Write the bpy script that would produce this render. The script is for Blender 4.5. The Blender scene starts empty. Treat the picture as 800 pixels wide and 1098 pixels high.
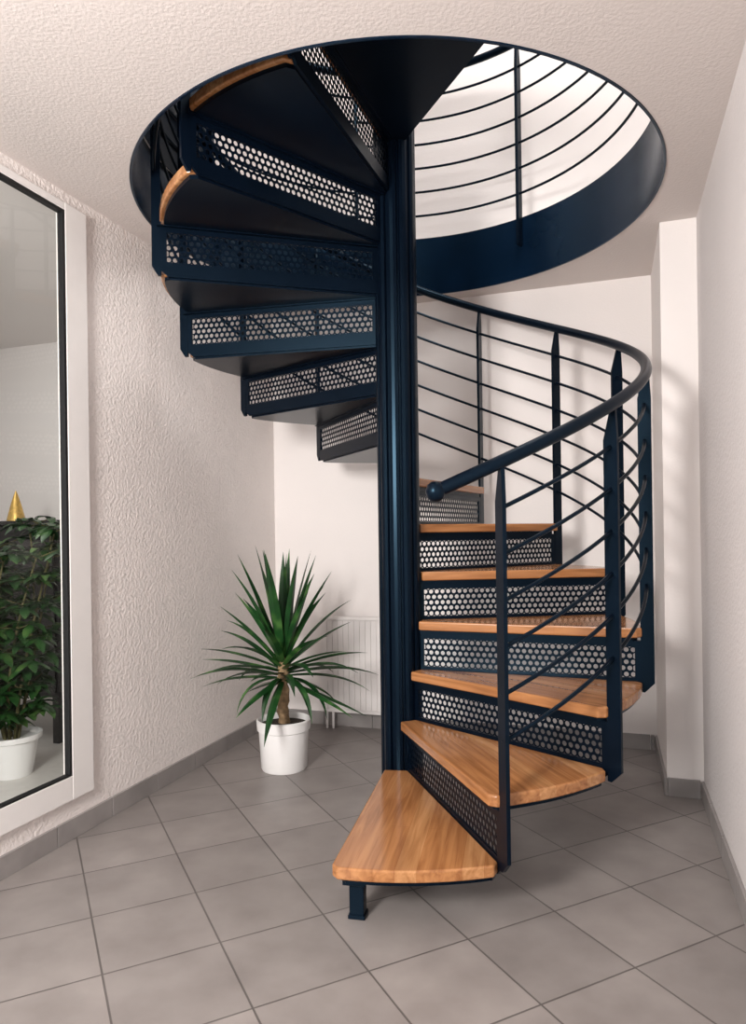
import bpy, bmesh, math, random
from mathutils import Vector, Matrix
random.seed(7)
sc = bpy.context.scene
try:
    sc.view_settings.view_transform = 'Standard'
    sc.view_settings.look = 'None'
except Exception: pass

# ------------------------------------------------------------------ materials
def newmat(name):
    m = bpy.data.materials.new(name); m.use_nodes = True
    nt = m.node_tree; b = nt.nodes['Principled BSDF']
    return m, nt, b
def N(nt, t, **kw):
    n = nt.nodes.new(t)
    for k, v in kw.items():
        if k in n.inputs.keys(): n.inputs[k].default_value = v
        else: setattr(n, k, v)
    return n
def ramp(nt, stops):
    r = nt.nodes.new('ShaderNodeValToRGB')
    els = r.color_ramp.elements
    els[0].position, els[0].color = stops[0][0], (*stops[0][1], 1)
    els[1].position, els[1].color = stops[-1][0], (*stops[-1][1], 1)
    for p, c in stops[1:-1]:
        e = els.new(p); e.color = (*c, 1)
    return r
def simple(name, col, rough=0.5, metal=0.0, var=0.06, scale=20, bump=0.0, bscale=80, bdist=0.004, coat=0, spec=None):
    m, nt, b = newmat(name)
    tc = N(nt, 'ShaderNodeTexCoord')
    no = N(nt, 'ShaderNodeTexNoise'); no.inputs['Scale'].default_value = scale
    nt.links.new(tc.outputs['Object'], no.inputs['Vector'])
    lo = tuple(max(0, c*(1-var)) for c in col); hi = tuple(min(1, c*(1+var)) for c in col)
    r = ramp(nt, [(0.3, lo), (0.7, hi)])
    nt.links.new(no.outputs['Fac'], r.inputs['Fac'])
    nt.links.new(r.outputs['Color'], b.inputs['Base Color'])
    b.inputs['Roughness'].default_value = rough
    b.inputs['Metallic'].default_value = metal
    if spec is not None:
        b.inputs['Specular IOR Level'].default_value = spec[0]
        b.inputs['Specular Tint'].default_value = (*spec[1], 1)
    if coat: b.inputs['Coat Weight'].default_value = coat
    if bump:
        n2 = N(nt, 'ShaderNodeTexNoise'); n2.inputs['Scale'].default_value = bscale
        n2.inputs['Detail'].default_value = 3
        nt.links.new(tc.outputs['Object'], n2.inputs['Vector'])
        bp = N(nt, 'ShaderNodeBump'); bp.inputs['Strength'].default_value = bump
        bp.inputs['Distance'].default_value = bdist
        nt.links.new(n2.outputs['Fac'], bp.inputs['Height'])
        nt.links.new(bp.outputs['Normal'], b.inputs['Normal'])
    return m
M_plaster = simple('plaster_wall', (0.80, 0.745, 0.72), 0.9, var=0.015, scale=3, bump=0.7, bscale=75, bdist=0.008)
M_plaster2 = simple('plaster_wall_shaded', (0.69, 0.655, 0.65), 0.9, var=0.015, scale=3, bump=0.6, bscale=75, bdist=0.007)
M_smooth = simple('smooth_wall', (0.82, 0.775, 0.755), 0.85, var=0.01, scale=3, bump=0.2, bscale=120, bdist=0.003)
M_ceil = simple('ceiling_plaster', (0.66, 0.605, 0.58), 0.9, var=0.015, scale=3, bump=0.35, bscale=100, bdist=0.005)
M_trim = simple('white_frame_paint', (0.80, 0.775, 0.76), 0.4, var=0.01)
M_steel = simple('dark_blue_steel', (0.0015, 0.0036, 0.0085), 0.31, var=0.15, scale=6, spec=(0.21,(0.36,0.70,1.0)))
M_ring = simple('blue_steel_ring', (0.002, 0.008, 0.021), 0.22, var=0.2, scale=4, spec=(0.38,(0.32,0.70,1.0)))
M_black = simple('black_frame', (0.004, 0.004, 0.005), 0.5)
M_pot = simple('white_ceramic_pot', (0.84, 0.83, 0.82), 0.3, var=0.01)
M_soil = simple('soil', (0.03, 0.02, 0.012), 1.0, var=0.5, scale=90, bump=1, bscale=60, bdist=0.02)
M_trunk = simple('yucca_trunk', (0.30, 0.20, 0.11), 0.9, var=0.35, scale=40, bump=0.8, bscale=50, bdist=0.01)
M_rad = simple('radiator_paint', (0.80, 0.765, 0.75), 0.45, var=0.01)
M_skirt = simple('skirting_tile', (0.27, 0.25, 0.243), 0.5, var=0.12, scale=8)
M_gold = simple('gold_cone', (0.65, 0.42, 0.12), 0.35, metal=0.6, var=0.2, scale=60)
M_stem = simple('plant_stem', (0.10, 0.09, 0.03), 0.8, var=0.3)
M_cab = simple('dark_cabinet_wood', (0.008, 0.007, 0.007), 0.4, var=0.3)
M_floor2 = simple('light_floor', (0.62, 0.60, 0.57), 0.3, var=0.04)

def leafmat(name, c1, c2, c3):
    m, nt, b = newmat(name)
    tc = N(nt, 'ShaderNodeTexCoord')
    no = N(nt, 'ShaderNodeTexNoise'); no.inputs['Scale'].default_value = 9
    nt.links.new(tc.outputs['Object'], no.inputs['Vector'])
    r = ramp(nt, [(0.3, c1), (0.55, c2), (0.75, c3)])
    nt.links.new(no.outputs['Fac'], r.inputs['Fac'])
    nt.links.new(r.outputs['Color'], b.inputs['Base Color'])
    b.inputs['Roughness'].default_value = 0.36
    return m
M_leaf = leafmat('yucca_leaf', (0.005, 0.030, 0.009), (0.012, 0.065, 0.014), (0.09, 0.21, 0.05))
M_leaf2 = leafmat('foliage_leaf', (0.006, 0.03, 0.008), (0.018, 0.07, 0.014), (0.09, 0.17, 0.04))

# wood
def wood():
    m, nt, b = newmat('cherry_wood_staves')
    tc = N(nt, 'ShaderNodeTexCoord')
    br = N(nt, 'ShaderNodeTexBrick'); br.offset = 0.37; br.squash = 1.0
    br.inputs['Color1'].default_value = (0.42, 0.185, 0.07, 1)
    br.inputs['Color2'].default_value = (0.57, 0.30, 0.135, 1)
    br.inputs['Mortar'].default_value = (0.36, 0.15, 0.055, 1)
    br.inputs['Scale'].default_value = 1
    br.inputs['Mortar Size'].default_value = 0.0006
    br.inputs['Brick Width'].default_value = 0.62
    br.inputs['Row Height'].default_value = 0.062
    nt.links.new(tc.outputs['Object'], br.inputs['Vector'])
    mp = N(nt, 'ShaderNodeMapping'); mp.inputs['Scale'].default_value = (3, 45, 45)
    nt.links.new(tc.outputs['Object'], mp.inputs['Vector'])
    no = N(nt, 'ShaderNodeTexNoise'); no.inputs['Scale'].default_value = 1.0
    no.inputs['Detail'].default_value = 5; no.inputs['Distortion'].default_value = 0.8
    nt.links.new(mp.outputs['Vector'], no.inputs['Vector'])
    r = ramp(nt, [(0.3, (0.52, 0.44, 0.36)), (0.7, (1.0, 1.0, 1.0))])
    nt.links.new(no.outputs['Fac'], r.inputs['Fac'])
    mx = N(nt, 'ShaderNodeMixRGB'); mx.blend_type = 'MULTIPLY'; mx.inputs['Fac'].default_value = 0.9
    nt.links.new(br.outputs['Color'], mx.inputs['Color1']); nt.links.new(r.outputs['Color'], mx.inputs['Color2'])
    nt.links.new(mx.outputs['Color'], b.inputs['Base Color'])
    b.inputs['Roughness'].default_value = 0.17
    return m
M_wood = wood()

TA = math.radians(26.5); TILE = 0.312; ANCH = (-0.833, -1.061)
def tiles():
    m, nt, b = newmat('grey_floor_tiles')
    tc = N(nt, 'ShaderNodeTexCoord')
    mp = N(nt, 'ShaderNodeMapping')
    a = -TA
    rx = math.cos(a)*ANCH[0]-math.sin(a)*ANCH[1]; ry = math.sin(a)*ANCH[0]+math.cos(a)*ANCH[1]
    mp.inputs['Rotation'].default_value = (0, 0, a)
    mp.inputs['Location'].default_value = (-rx, -ry, 0)
    nt.links.new(tc.outputs['Object'], mp.inputs['Vector'])
    br = N(nt, 'ShaderNodeTexBrick'); br.offset = 0.0; br.squash = 1.0
    br.inputs['Color1'].default_value = (0.245, 0.222, 0.212, 1)
    br.inputs['Color2'].default_value = (0.295, 0.267, 0.254, 1)
    br.inputs['Mortar'].default_value = (0.11, 0.098, 0.093, 1)
    br.inputs['Scale'].default_value = 1
    br.inputs['Mortar Size'].default_value = 0.003
    br.inputs['Mortar Smooth'].default_value = 0.2
    br.inputs['Brick Width'].default_value = TILE
    br.inputs['Row Height'].default_value = TILE
    nt.links.new(mp.outputs['Vector'], br.inputs['Vector'])
    no = N(nt, 'ShaderNodeTexNoise'); no.inputs['Scale'].default_value = 6; no.inputs['Detail'].default_value = 7
    nt.links.new(tc.outputs['Object'], no.inputs['Vector'])
    r = ramp(nt, [(0.3, (0.76, 0.75, 0.75)), (0.7, (1, 1, 1))])
    nt.links.new(no.outputs['Fac'], r.inputs['Fac'])
    mx = N(nt, 'ShaderNodeMixRGB'); mx.blend_type = 'MULTIPLY'; mx.inputs['Fac'].default_value = 1
    nt.links.new(br.outputs['Color'], mx.inputs['Color1']); nt.links.new(r.outputs['Color'], mx.inputs['Color2'])
    nt.links.new(mx.outputs['Color'], b.inputs['Base Color'])
    b.inputs['Roughness'].default_value = 0.38
    bp = N(nt, 'ShaderNodeBump'); bp.inputs['Strength'].default_value = 0.4; bp.inputs['Distance'].default_value = 0.003
    bp.invert = True
    nt.links.new(br.outputs['Fac'], bp.inputs['Height'])
    nt.links.new(bp.outputs['Normal'], b.inputs['Normal'])
    return m
M_tile = tiles()

def glassmat():
    m = bpy.data.materials.new('window_glass'); m.use_nodes = True
    nt = m.node_tree; nt.nodes.clear()
    o = N(nt, 'ShaderNodeOutputMaterial'); tr = N(nt, 'ShaderNodeBsdfTransparent'); gl = N(nt, 'ShaderNodeBsdfGlossy')
    tr.inputs['Color'].default_value = (0.93, 0.95, 0.94, 1)
    gl.inputs['Roughness'].default_value = 0.01
    mx = N(nt, 'ShaderNodeMixShader'); mx.inputs[0].default_value = .05
    nt.links.new(tr.outputs[0], mx.inputs[1]); nt.links.new(gl.outputs[0], mx.inputs[2])
    nt.links.new(mx.outputs[0], o.inputs['Surface'])
    return m
M_glass = glassmat()

# ------------------------------------------------------------------ mesh helpers
class MB:
    def __init__(s): s.v = []; s.f = []
    def add(s, vs, fs):
        o = len(s.v); s.v += [tuple(v) for v in vs]; s.f += [tuple(i+o for i in f) for f in fs]
    def box(s, x0, x1, y0, y1, z0, z1, fn=None):
        vs = [(x0,y0,z0),(x1,y0,z0),(x1,y1,z0),(x0,y1,z0),(x0,y0,z1),(x1,y0,z1),(x1,y1,z1),(x0,y1,z1)]
        if fn: vs = [fn(*v) for v in vs]
        s.add(vs, [(0,3,2,1),(4,5,6,7),(0,1,5,4),(1,2,6,5),(2,3,7,6),(3,0,4,7)])
    def prism(s, poly, z0, z1, fn=None):
        n = len(poly)
        vs = [(p[0],p[1],z0) for p in poly]+[(p[0],p[1],z1) for p in poly]
        if fn: vs = [fn(*v) for v in vs]
        fs = [tuple(range(n-1,-1,-1)), tuple(range(n,2*n))]+[(i,(i+1)%n,n+(i+1)%n,n+i) for i in range(n)]
        s.add(vs, fs)
    def tube(s, pts, r, seg=10, cap=True):
        pts = [Vector(p) for p in pts]; n = len(pts)
        rs = r if isinstance(r, (list, tuple)) else [r]*n
        vs = []; up = Vector((0,0,1))
        for i, p in enumerate(pts):
            t = (pts[min(i+1,n-1)]-pts[max(i-1,0)]).normalized()
            u = up if abs(t.dot(up)) < 0.95 else Vector((1,0,0))
            a = t.cross(u).normalized(); b = a.cross(t).normalized()
            for k in range(seg):
                an = 2*math.pi*k/seg
                vs.append(p + (a*math.cos(an)+b*math.sin(an))*rs[i])
        fs = []
        for i in range(n-1):
            for k in range(seg):
                k2 = (k+1)%seg
                fs.append((i*seg+k, i*seg+k2, (i+1)*seg+k2, (i+1)*seg+k))
        if cap:
            fs.append(tuple(range(seg-1,-1,-1))); fs.append(tuple((n-1)*seg+k for k in range(seg)))
        s.add(vs, fs)
    def lathe(s, prof, c=(0,0,0), seg=40):
        n = len(prof); vs = []
        for r, z in prof:
            for k in range(seg):
                a = 2*math.pi*k/seg
                vs.append((c[0]+r*math.cos(a), c[1]+r*math.sin(a), c[2]+z))
        fs = []
        for i in range(n-1):
            for k in range(seg):
                k2 = (k+1)%seg
                fs.append((i*seg+k, i*seg+k2, (i+1)*seg+k2, (i+1)*seg+k))
        s.add(vs, fs)
    def obj(s, name, mat, parent=None, smooth=False, rotz=0.0, bevel=0, loc=(0,0,0)):
        me = bpy.data.meshes.new(name); me.from_pydata(s.v, [], s.f); me.update()
        bm = bmesh.new(); bm.from_mesh(me); bmesh.ops.recalc_face_normals(bm, faces=bm.faces); bm.to_mesh(me); bm.free()
        if smooth:
            for p in me.polygons: p.use_smooth = True
            if hasattr(me, 'set_sharp_from_angle'): me.set_sharp_from_angle(angle=math.radians(40))
        me.materials.append(mat)
        ob = bpy.data.objects.new(name, me); sc.collection.objects.link(ob)
        ob.rotation_euler = (0,0,rotz); ob.location = loc
        if parent: ob.parent = parent
        if bevel:
            md = ob.modifiers.new('bevel','BEVEL'); md.width = bevel; md.segments = 3; md.limit_method='ANGLE'
        return ob
def empty(name, loc=(0,0,0)):
    e = bpy.data.objects.new(name, None); sc.collection.objects.link(e); e.location = loc; e.empty_display_size=0.1
    return e

# ------------------------------------------------------------------ room frame
RA = math.radians(18.5)
CX, CY = -0.713, 1.45
def W(u, v, z): return (CX+u*math.cos(RA)+v*math.sin(RA), CY-u*math.sin(RA)+v*math.cos(RA), z)
H = 2.468; FL2 = 2.758; TOP = 5.3
RW = 2.325; VF = -5.2; WT = .022
mb = MB(); mb.add([W(-3,VF,0), W(RW+.2,VF,0), W(RW+.2,.2,0), W(-3,.2,0), W(-3,VF,-.1), W(RW+.2,VF,-.1), W(RW+.2,.2,-.1), W(-3,.2,-.1)],
    [(0,1,2,3),(4,7,6,5),(0,4,5,1),(1,5,6,2),(2,6,7,3),(3,7,4,0)])
mb.obj('floor', M_tile)
WV1, WV0, WZ0, WZ1 = -1.775, -3.3, 0.245, 2.385
mb = MB()
mb.box(-WT,0,VF,WV0,0,TOP,W); mb.box(-WT,0,WV0,WV1,0,WZ0,W); mb.box(-WT,0,WV0,WV1,WZ1,TOP,W); mb.box(-WT,0,WV1,.2,0,TOP,W)
mb.obj('wall_left', M_plaster)
mb = MB(); mb.box(-0.0,RW,0,.2,0,TOP,W); mb.obj('wall_back', M_smooth)
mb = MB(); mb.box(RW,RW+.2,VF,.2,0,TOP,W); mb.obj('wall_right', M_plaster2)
mb = MB(); mb.box(2.18,RW,-.66,0,0,H,W); mb.obj('wall_pillar', M_smooth)
R0 = 1.035
corners = [W(0,VF,0), W(RW,VF,0), W(RW,0,0), W(0,0,0)]
angs = [2*math.pi*i/128 for i in range(128)] + [math.atan2(c[1],c[0])%(2*math.pi) for c in corners]
angs = sorted(angs)
def ray(a):
    d = (math.cos(a), math.sin(a)); best = 1e9
    for i in range(4):
        p, q = corners[i], corners[(i+1)%4]
        ex, ey = q[0]-p[0], q[1]-p[1]
        den = d[0]*ey-d[1]*ex
        if abs(den) < 1e-9: continue
        t = (p[0]*ey-p[1]*ex)/den; s = (p[0]*d[1]-p[1]*d[0])/den
        if t > 0 and -1e-4 <= s <= 1+1e-4: best = min(best, t)
    return (d[0]*best, d[1]*best)
mb = MB(); vs = []
for a in angs:
    o = ray(a); i = (R0*math.cos(a), R0*math.sin(a))
    vs += [(i[0],i[1],H),(o[0],o[1],H),(i[0],i[1],FL2),(o[0],o[1],FL2)]
n = len(angs); fs = []
for k in range(n):
    a = 4*k; b = 4*((k+1)%n)
    fs += [(a,b,b+1,a+1),(a+2,a+3,b+3,b+2),(a,a+2,b+2,b),(a+1,b+1,b+3,a+3)]
mb.add(vs, fs); mb.obj('ceiling', M_ceil)
mb = MB(); mb.box(0,RW,VF,0,TOP-.1,TOP,W); mb.obj('ceiling_upstairs', M_smooth)

def skirt(name, axis, fixed, a, b, sgn):
    mb = MB(); L = 0.305; p = a
    while p < b-0.01:
        q = min(p+L, b)
        if axis == 'v':
            x0, x1 = sorted((fixed, fixed+sgn*.012)); mb.box(x0,x1,p+.002,q-.002,0,.078,W)
        else:
            y0, y1 = sorted((fixed, fixed+sgn*.012)); mb.box(p+.002,q-.002,y0,y1,0,.078,W)
        p = q
    mb.obj(name, M_skirt, bevel=.0015)
skirt('baseboard_left','v',0,VF,-.012,1)
skirt('baseboard_back','u',0,0.012,2.168,-1)
skirt('baseboard_right','v',RW,VF,-.672,-1)
skirt('baseboard_pillar','u',-.66,2.18,RW-.012,-1)
skirt('baseboard_pillar_side','v',2.18,-.672,-.012,-1)

# window
win = empty('window_1', W(0,(WV0+WV1)/2,WZ0)); wl = Vector(win.location)
def Wl(u,v,z): p = Vector(W(u,v,z))-wl; return tuple(p)
mb = MB(); t = .115
mb.box(0,.022,WV1,WV1+t,WZ0-t*.8,WZ1+.03,Wl); mb.box(0,.022,WV0-t,WV0,WZ0-t*.8,WZ1+.03,Wl)
mb.box(0,.0215,WV0,WV1,WZ0-t*.8,WZ0,Wl); mb.box(0,.0215,WV0,WV1,WZ1,WZ1+.03,Wl)
mb.obj('casing', M_trim, win, bevel=.003)
mb = MB(); t = .012
mb.box(-.005,.020,WV1-t,WV1,WZ0,WZ1,Wl); mb.box(-.005,.020,WV0,WV0+t,WZ0,WZ1,Wl)
mb.box(-.005,.020,WV0+t,WV1-t,WZ0,WZ0+t*.6,Wl); mb.box(-.005,.020,WV0+t,WV1-t,WZ1-t,WZ1,Wl)
mb.obj('black_frame', M_black, win)
mb = MB(); mb.add([Wl(.010,WV0+t,WZ0+t*.6),Wl(.010,WV1-t,WZ0+t*.6),Wl(.010,WV1-t,WZ1-t),Wl(.010,WV0+t,WZ1-t)],[(0,1,2,3)])
mb.obj('glass_pane', M_glass, win)

# adjoining room
mb = MB(); mb.box(-3,-WT,VF,.2,0,.004,W); mb.obj('floor_adjoining', M_floor2)
mb = MB(); mb.box(-3,-WT,.0,.2,.004,2.6,W); mb.obj('wall_adjoining_back', M_smooth)
mb = MB(); mb.box(-3,-2.8,VF,0,.004,2.6,W); mb.obj('wall_adjoining_left', M_smooth)
mb = MB(); mb.box(-2.8,-WT,VF,0,2.5,2.6,W); mb.obj('ceiling_adjoining', M_smooth)
cab = empty('dark_sideboard', W(-1.42,-.6,.004)); cl = Vector(cab.location)
def Cl(u,v,z): return tuple(Vector(W(u,v,z))-cl)
mb = MB(); mb.box(-1.95,-.93,-.80,-.40,.26,1.22,Cl); mb.obj('carcass', M_cab, cab, bevel=.004)
mb = MB(); mb.box(-1.97,-.91,-.82,-.39,1.22,1.245,Cl); mb.obj('top', M_cab, cab, bevel=.004)
mb = MB()
for u in (-1.93,-.99):
    for v in (-.79,-.45): mb.box(u,u+.04,v,v+.04,0,.26,Cl)
mb.obj('legs', M_cab, cab)
mb = MB()
for k in range(2):
    mb.box(-1.93+k*.5,-1.45+k*.5,-.815,-.80,.29,1.20,Cl)
mb.obj('doors', M_cab, cab, bevel=.004)
mb = MB(); mb.lathe([(.0,0),(.05,.0),(.052,.012),(.03,.1),(.012,.16),(.0,.19)], seg=24)
mb.obj('gold_cone_ornament', M_gold, smooth=True, loc=W(-1.40,-.62,1.245))

# ------------------------------------------------------------------ staircase
st = empty('spiral_staircase')
RISE = 0.197; STEP = 27.0; A2 = -74.5
def ang(n): return A2+STEP*(n-2)
def P(r, deg, z): a = math.radians(deg); return (r*math.cos(a), r*math.sin(a), z)
mb = MB(); prof = []
NF = 10
for k in range(NF):   # flat ribs separated by grooves
    for da, r in ((-.42,.072),(-.36,.083),(-.12,.086),(.12,.086),(.36,.083),(.42,.072)):
        a = 2*math.pi*(k+da+.15)/NF; prof.append((r*math.cos(a), r*math.sin(a)))
mb.prism(prof, 0.0, 3.72); mb.obj('column', M_steel, st)
mb = MB(); mb.lathe([(0,.012),(.13,.012),(.13,0)]); mb.lathe([(.088,3.72),(.088,3.75),(.0,3.77)]); mb.obj('column_base_and_cap', M_steel, st, smooth=True)

def treadpoly(ri, ro, sweep, off0, off1):
    pts = [(ri, -off0)]
    a0 = -math.asin(off0/ro); a1 = math.radians(sweep)+math.asin(off1/ro)
    rc = 0.02; da = rc/ro
    pts.append((math.sqrt(ro*ro-off0*off0)-rc, -off0))
    K = 14
    for k in range(K+1):
        a = a0+da+(a1-a0-2*da)*k/K
        pts.append((ro*math.cos(a), ro*math.sin(a)))
    s = math.radians(sweep); nx, ny = -math.sin(s), math.cos(s)
    L = math.sqrt(ro*ro-off1*off1)-rc
    pts.append((L*math.cos(s)+nx*off1, L*math.sin(s)+ny*off1))
    pts.append((ri*math.cos(s)+nx*off1, ri*math.sin(s)+ny*off1))
    return pts

LSW = 43
for n in range(1, 15):
    z = RISE*n; a = ang(n); sw = STEP if n < 14 else LSW
    rot = math.radians(a)
    off0 = .034 if n > 1 else .06
    mb = MB(); mb.prism(treadpoly(.088,.93,sw,off0,-.006), z-.036 if n<14 else z-.024, z)
    mb.obj('tread_%d' % n, M_wood, st, rotz=rot, bevel=.006)
    mb = MB()
    if n < 14: mb.prism(treadpoly(.07,.915,sw,off0-.022,-.0055), z-.050, z-.0362)
    else: mb.prism(treadpoly(.07,1.02,sw,off0-.03,.012), z-.034, z-.0242)
    mb.obj('tray_%d' % n, M_steel, st, rotz=rot)

PIT = .0240; HR = .0087
def riser(n):
    z0 = RISE*(n-1)-.042; z1 = RISE*n-(.05 if n < 14 else .034)
    r0, r1 = .08, .94
    mb = MB()
    top, bot, inn, out = .022, .054, .02, .035
    y = .005
    mb.box(r0,r1,-y,y,z1-top,z1)
    mb.prism([(r0,z0),(r1-.04,z0),(r1,z0+.035),(r1,z0+bot),(r0,z0+bot)], -y, y, fn=lambda x,yy,zz:(x,zz,yy))
    mb.box(r0,r0+inn,-y,y,z0+bot,z1-top); mb.box(r1-out,r1,-y,y,z0+bot,z1-top)
    mb.box(r0,r1,-.002,.022,z1-.004,z1); 
    mb.obj('riser_frame_%d' % n, M_steel, st, rotz=math.radians(ang(n)))
    ms = MB(); hx = PIT; hz = PIT*.866
    zc0, zc1 = z0+bot, z1-top
    rows = int(round((zc1-zc0)/hz)); cols = int((r1-out-r0-inn)/hx)
    sx = (r1-out-r0-inn)/(cols+.5); sz = (zc1-zc0)/rows
    for j in range(rows):
        for i in range(cols+1):
            cx = r0+inn+sx*(.25+i)+(sx*.5 if j % 2 else 0); cz = zc0+sz*(.5+j)
            if cx > r1-out+.004: continue
            R = sx/math.sqrt(3); vs = []
            for k in range(12):
                an = math.radians(30*k+30)
                rr = R if k % 2 == 0 else R*math.cos(math.radians(30))
                px, pz = rr*math.cos(an), rr*math.sin(an)*(sz/(sx*.866))
                vs.append((cx+px, 0, cz+pz))
            for k in range(12):
                an = math.radians(30*k+30)
                vs.append((cx+HR*math.cos(an), 0, cz+HR*math.sin(an)))
            ms.add(vs, [(k,(k+1)%12,12+(k+1)%12,12+k) for k in range(12)])
    ob = ms.obj('perforated_riser_%d' % n, M_steel, st, rotz=math.radians(ang(n)))
    md = ob.modifiers.new('thick','SOLIDIFY'); md.thickness = .002; md.offset = 0
for n in range(2, 15): riser(n)

RAIL0 = 1.332
def rz(deg): return RAIL0+(deg+76.0)*RISE/STEP
RR = .958
mb = MB()
tend = ang(14)-1
pts = [P(RR, d, rz(d)) for d in [ -85.5+(tend+85.5)*i/170 for i in range(171)]]
mb.tube(pts, .0195, 14)
mb.obj('handrail', M_steel, st, smooth=True)
mb = MB(); q = P(RR,-86,rz(-86)); mb.lathe([(.0001,-.029),(.012,-.027),(.022,-.019),(.029,0),(.022,.019),(.012,.027),(.0001,.029)], c=q, seg=20)
mb.obj('handrail_end_knob', M_steel, st, smooth=True)
mb = MB()
for k in range(1,7):
    dz = .132*k
    s0 = ang(2)-.3
    pts = [P(.948, d, rz(d)-dz) for d in [s0+(tend-s0)*i/150 for i in range(151)]]
    mb.tube(pts, .0065, 8)
mb.obj('railing_bars', M_steel, st, smooth=True)
mb = MB()
for n in range(2, 15):
    a = ang(n); rot = math.radians(a); zb = RISE*(n-1)-.040; zt = rz(a)-.012
    if n == 2: zb += .02
    def fn(x, y, z, rot=rot): 
        X, Y, Z = x, z, y
        return (X*math.cos(rot)-Y*math.sin(rot), X*math.sin(rot)+Y*math.cos(rot), Z)
    ro = .972 if n < 9 else .960
    poly = [(.925,zb+.002),(.938,zb),(ro,zb+.035),(ro,zt-.10),(.966 if n<9 else .956,zt),(.950,zt),(.925,zt-.10)]
    mb.prism(poly, -.006, .006, fn=fn)
mb.obj('railing_posts', M_steel, st)
rot = math.radians(-102.0)
mb = MB()
mb.box(.79,.83,-.022,.022,0.0,RISE-.05); mb.box(.785,.835,-.026,.026,0,.012)
mb.prism([(.76,RISE-.05),(.76,RISE-.062),(.785,RISE-.085),(.86,RISE-.085),(.86,RISE-.05)], -.035,.035, fn=lambda x,y,z:(x,z,y))
mb.obj('support_leg', M_steel, st, rotz=rot, bevel=.002)
mb = MB(); pl = []
a0, a1 = ang(14), ang(14)+LSW
for k in range(13): pl.append(P(.93, a0+(a1-a0)*k/12, 0)[:2])
for k in range(13): pl.append(P(1.028, a1-(a1-a0)*k/12, 0)[:2])
mb.prism(pl, FL2-.022, FL2-.004); mb.obj('landing_edge_plate', M_steel, st)

mb = MB(); mb.lathe([(1.034,H-.004),(1.026,H-.004),(1.026,FL2+.02),(1.034,FL2+.02),(1.034,H-.004)], seg=128)
mb.obj('stairwell_ring_trim', M_ring, smooth=True)
ug = empty('upstairs_guard_railing')
g0, g1 = -68, 246
mb = MB(); arc = [g0+(g1-g0)*i/130 for i in range(131)]
mb.tube([P(1.0,d,FL2+.92) for d in arc], .0195, 12)
for k in range(1,7): mb.tube([P(1.0,d,FL2+.92-.131*k) for d in arc], .0065, 8)
mb.obj('guard_rail_and_bars', M_steel, ug, smooth=True)
mb = MB()
for a in (g0+1, -28, 48, 100, 150, 199, 245):
    rot = math.radians(a)
    def fn(x,y,z,rot=rot):
        return (x*math.cos(rot)-z*math.sin(rot), x*math.sin(rot)+z*math.cos(rot), y)
    mb.prism([(.985,FL2-.13),(1.022,FL2-.13),(1.022,FL2+.80),(1.008,FL2+.905),(.992,FL2+.905),(.985,FL2+.80)], -.008,.008, fn=fn)
mb.obj('guard_posts', M_steel, ug)
mb = MB(); nn = 40; vs = []  # added dark sheet, hides the bright wall at the opening's upper left
for i in range(nn+1):
    d = 150+(246-150)*i/nn
    vs += [P(1.009,d,FL2+.01), P(1.009,d,FL2+.88), P(1.013,d,FL2+.88), P(1.013,d,FL2+.01)]
fs = []
for i in range(nn):
    for k in range(4): fs.append((4*i+k,4*i+(k+1)%4,4*i+4+(k+1)%4,4*i+4+k))
fs += [(0,1,2,3),(4*nn,4*nn+1,4*nn+2,4*nn+3)]
mb.add(vs,fs); mb.obj('added_dark_sheet', M_steel, ug, smooth=True)

# ------------------------------------------------------------------ radiator
rad = empty('radiator', W(.9,-.1,.09)); rl = Vector(rad.location)
def Rl(u,v,z): return tuple(Vector(W(u,v,z))-rl)
mb = MB(); u = .34; u1 = 1.36
while u < u1-.01:
    mb.box(u,u+.0315,-.088,-.083,.12,.64,Rl); u += .034
mb.box(.33,1.37,-.0829,-.05,.10,.66,Rl)
mb.box(.33,1.37,-.090,-.0835,.641,.655,Rl); mb.box(.33,1.37,-.090,-.0835,.10,.118,Rl)
for uu in (.5,1.2): mb.box(uu,uu+.03,-.05,0,.2,.6,Rl)
mb.obj('panel', M_rad, rad, bevel=.002)
mb = MB(); mb.tube([Rl(.36,-.07,.11), Rl(.36,-.07,.0)], .008, 10); mb.tube([Rl(.40,-.07,.11), Rl(.40,-.07,.0)], .008, 10)
mb.obj('pipes', M_rad, rad, smooth=True)

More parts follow.
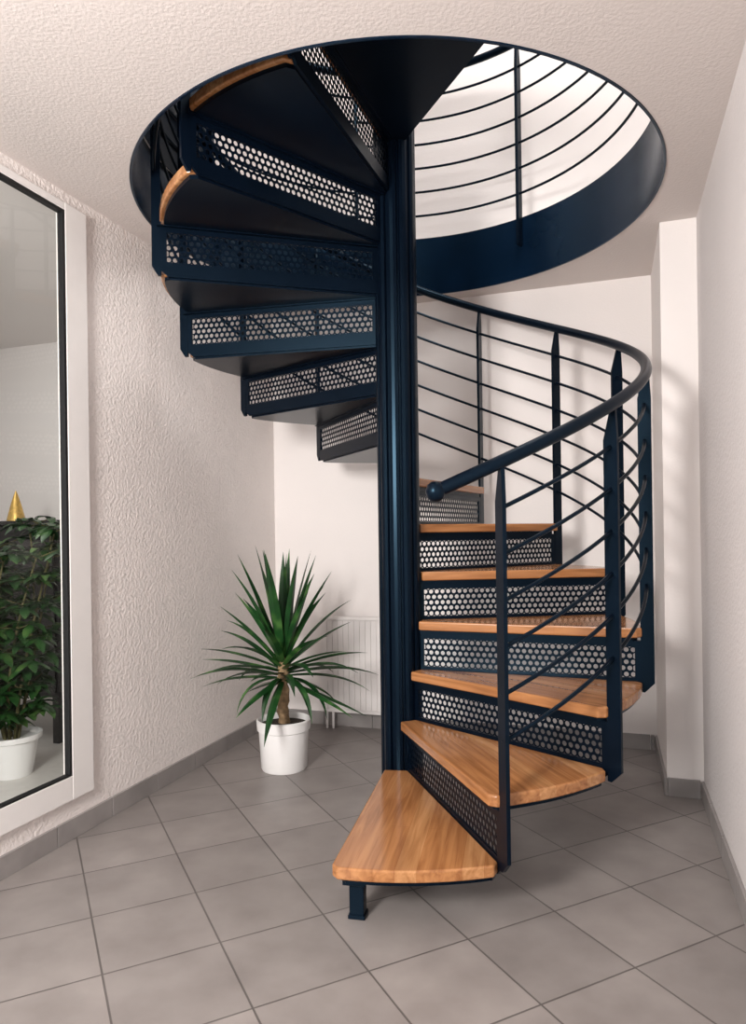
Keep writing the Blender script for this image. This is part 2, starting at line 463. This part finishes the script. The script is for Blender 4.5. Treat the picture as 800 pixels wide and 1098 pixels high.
# ------------------------------------------------------------------ yucca
PX, PY = -0.560, 0.56
yc = empty('potted_yucca', (PX,PY,0))
mb = MB(); mb.lathe([(0,0),(.106,0),(.112,.01),(.122,.19),(.130,.195),(.133,.24),(.126,.245),(.120,.20),(.0,.205)], seg=48)
mb.obj('pot', M_pot, yc, smooth=True)
mb = MB(); mb.lathe([(.0,.222),(.08,.224),(.120,.215)], seg=32); mb.obj('soil', M_soil, yc, smooth=True)
mb = MB(); pts = [(0.0+.004*math.sin(i*1.3),0,.2+.026*i) for i in range(15)]
mb.tube(pts, [.030 if i%2 else .025 for i in range(15)], 14); mb.obj('trunk', M_trunk, yc, smooth=True)
def leaf(mb, base, az, el, L, w, droop, fold=.25, S=9):
    d = Vector((math.cos(az)*math.cos(el), math.sin(az)*math.cos(el), math.sin(el)))
    p = Vector(base); side = Vector((-math.sin(az), math.cos(az), 0)); vs = []
    for i in range(S+1):
        t = i/S
        ww = w*(0.55+1.6*t*(1-t)+.05)*(1-t**4)+.0008
        nrm = side.cross(d).normalized()
        if nrm.z < 0 and el > 0: nrm = -nrm
        vs += [p-side*ww*.5+nrm*ww*fold, p, p+side*ww*.5+nrm*ww*fold]
        d = (d+Vector((0,0,-droop/S*(.3+1.4*t)))).normalized(); p = p+d*(L/S)
    fs = []
    for i in range(S):
        a = 3*i; fs += [(a,a+1,a+4,a+3),(a+1,a+2,a+5,a+4)]
    mb.add(vs, fs)
mb = MB(); NL = 60
UW = (-math.cos(RA), math.sin(RA))
for i in range(NL):
    t = i/(NL-1)
    el = math.radians(-14+98*t**.9+random.uniform(-9,9))
    az = i*2.39996+random.uniform(-.25,.25)
    L = random.uniform(.38,.46)*(1.0 if t<.75 else 1.24)
    tow = math.cos(az)*UW[0]+math.sin(az)*UW[1]
    if tow > .2: L = min(L, .375/(tow*max(.3,math.cos(el))))
    zb = .43+.14*t
    droop = random.uniform(.15,.8)*(1.3-t)
    leaf(mb, (.02*math.cos(az),.02*math.sin(az),zb), az, el, L, random.uniform(.038,.048), droop)
for az in (3.5,-.5,-.9,4.4):
    leaf(mb, (.02*math.cos(az),.02*math.sin(az),.44), az, math.radians(5), random.uniform(.28,.34), .038, 2.4)
mb.obj('leaves', M_leaf, yc, smooth=True)

# ------------------------------------------------------------------ leafy plant behind window
lp = empty('potted_schefflera', W(-.80,-1.26,.004))
mb = MB(); mb.lathe([(0,0),(.09,0),(.12,.17),(.135,.175),(.137,.2),(.128,.2),(.12,.175),(0,.175)], seg=36); mb.obj('pot', M_pot, lp, smooth=True)
mb = MB(); ml = MB()
for s in range(9):
    az = s*2*math.pi/9; pts = []
    H0 = random.uniform(.80,1.05)
    for i in range(9):
        t = i/8; pts.append((.03*math.cos(az)+.19*t*math.cos(az+t), .03*math.sin(az)+.19*t*math.sin(az+t), .17+H0*t))
    mb.tube(pts, [.008*(1-.5*i/8) for i in range(9)], 8)
    for i in range(1,9):
        for q in range(3):
            b = Vector(pts[i]); a2 = random.uniform(0,6.28); out = random.uniform(.04,.14)
            tip = b+Vector((out*math.cos(a2), out*math.sin(a2), random.uniform(.0,.05)))
            mb.tube([b,tip],.0025,5)
            for w in range(6):
                leaf(ml, tip, a2+w*1.05, math.radians(random.uniform(-25,25)), random.uniform(.08,.12), .045, 1.0, fold=.12, S=5)
mb.obj('stems', M_stem, lp); ml.obj('leaves', M_leaf2, lp, smooth=True)

# ------------------------------------------------------------------ lights
w = bpy.data.worlds.new('world'); sc.world = w; w.use_nodes = True
bg = w.node_tree.nodes['Background']; bg.inputs['Color'].default_value = (0.99,0.99,1.0,1); bg.inputs['Strength'].default_value = 1.1
def area(name, loc, target, size, power, col=(1,1,1)):
    l = bpy.data.lights.new(name,'AREA'); l.size = size; l.energy = power; l.color = col
    o = bpy.data.objects.new(name,l); sc.collection.objects.link(o); o.location = loc
    o.rotation_euler = (Vector(target)-Vector(loc)).to_track_quat('-Z','Y').to_euler(); return o
area('softbox_light', (-1.45,-3.2,1.75), (-.4,1.2,1.2), .6, 130, (1,.96,.925))
area('adjoining_room_light', W(-1.4,-1.6,2.45), W(-1.4,-1.2,0), 1.0, 16, (1,.98,.95))
area('upstairs_light', (0.6,-.6,4.9), (0.8,1.0,3.0), 1.2, 68, (1,.98,.96))

# ------------------------------------------------------------------ camera
cam = bpy.data.cameras.new('camera'); co = bpy.data.objects.new('camera', cam); sc.collection.objects.link(co)
cam.sensor_fit = 'VERTICAL'; cam.sensor_height = 36; cam.lens = 757/1098*36
cam.shift_y = 23/1098; cam.clip_start = .05
co.matrix_world = Matrix.Translation((-.108,-2.91,1.1456)) @ Matrix.Rotation(math.radians(90),4,'X') @ Matrix.Rotation(math.radians(-0.8),4,'Z')
sc.camera = co
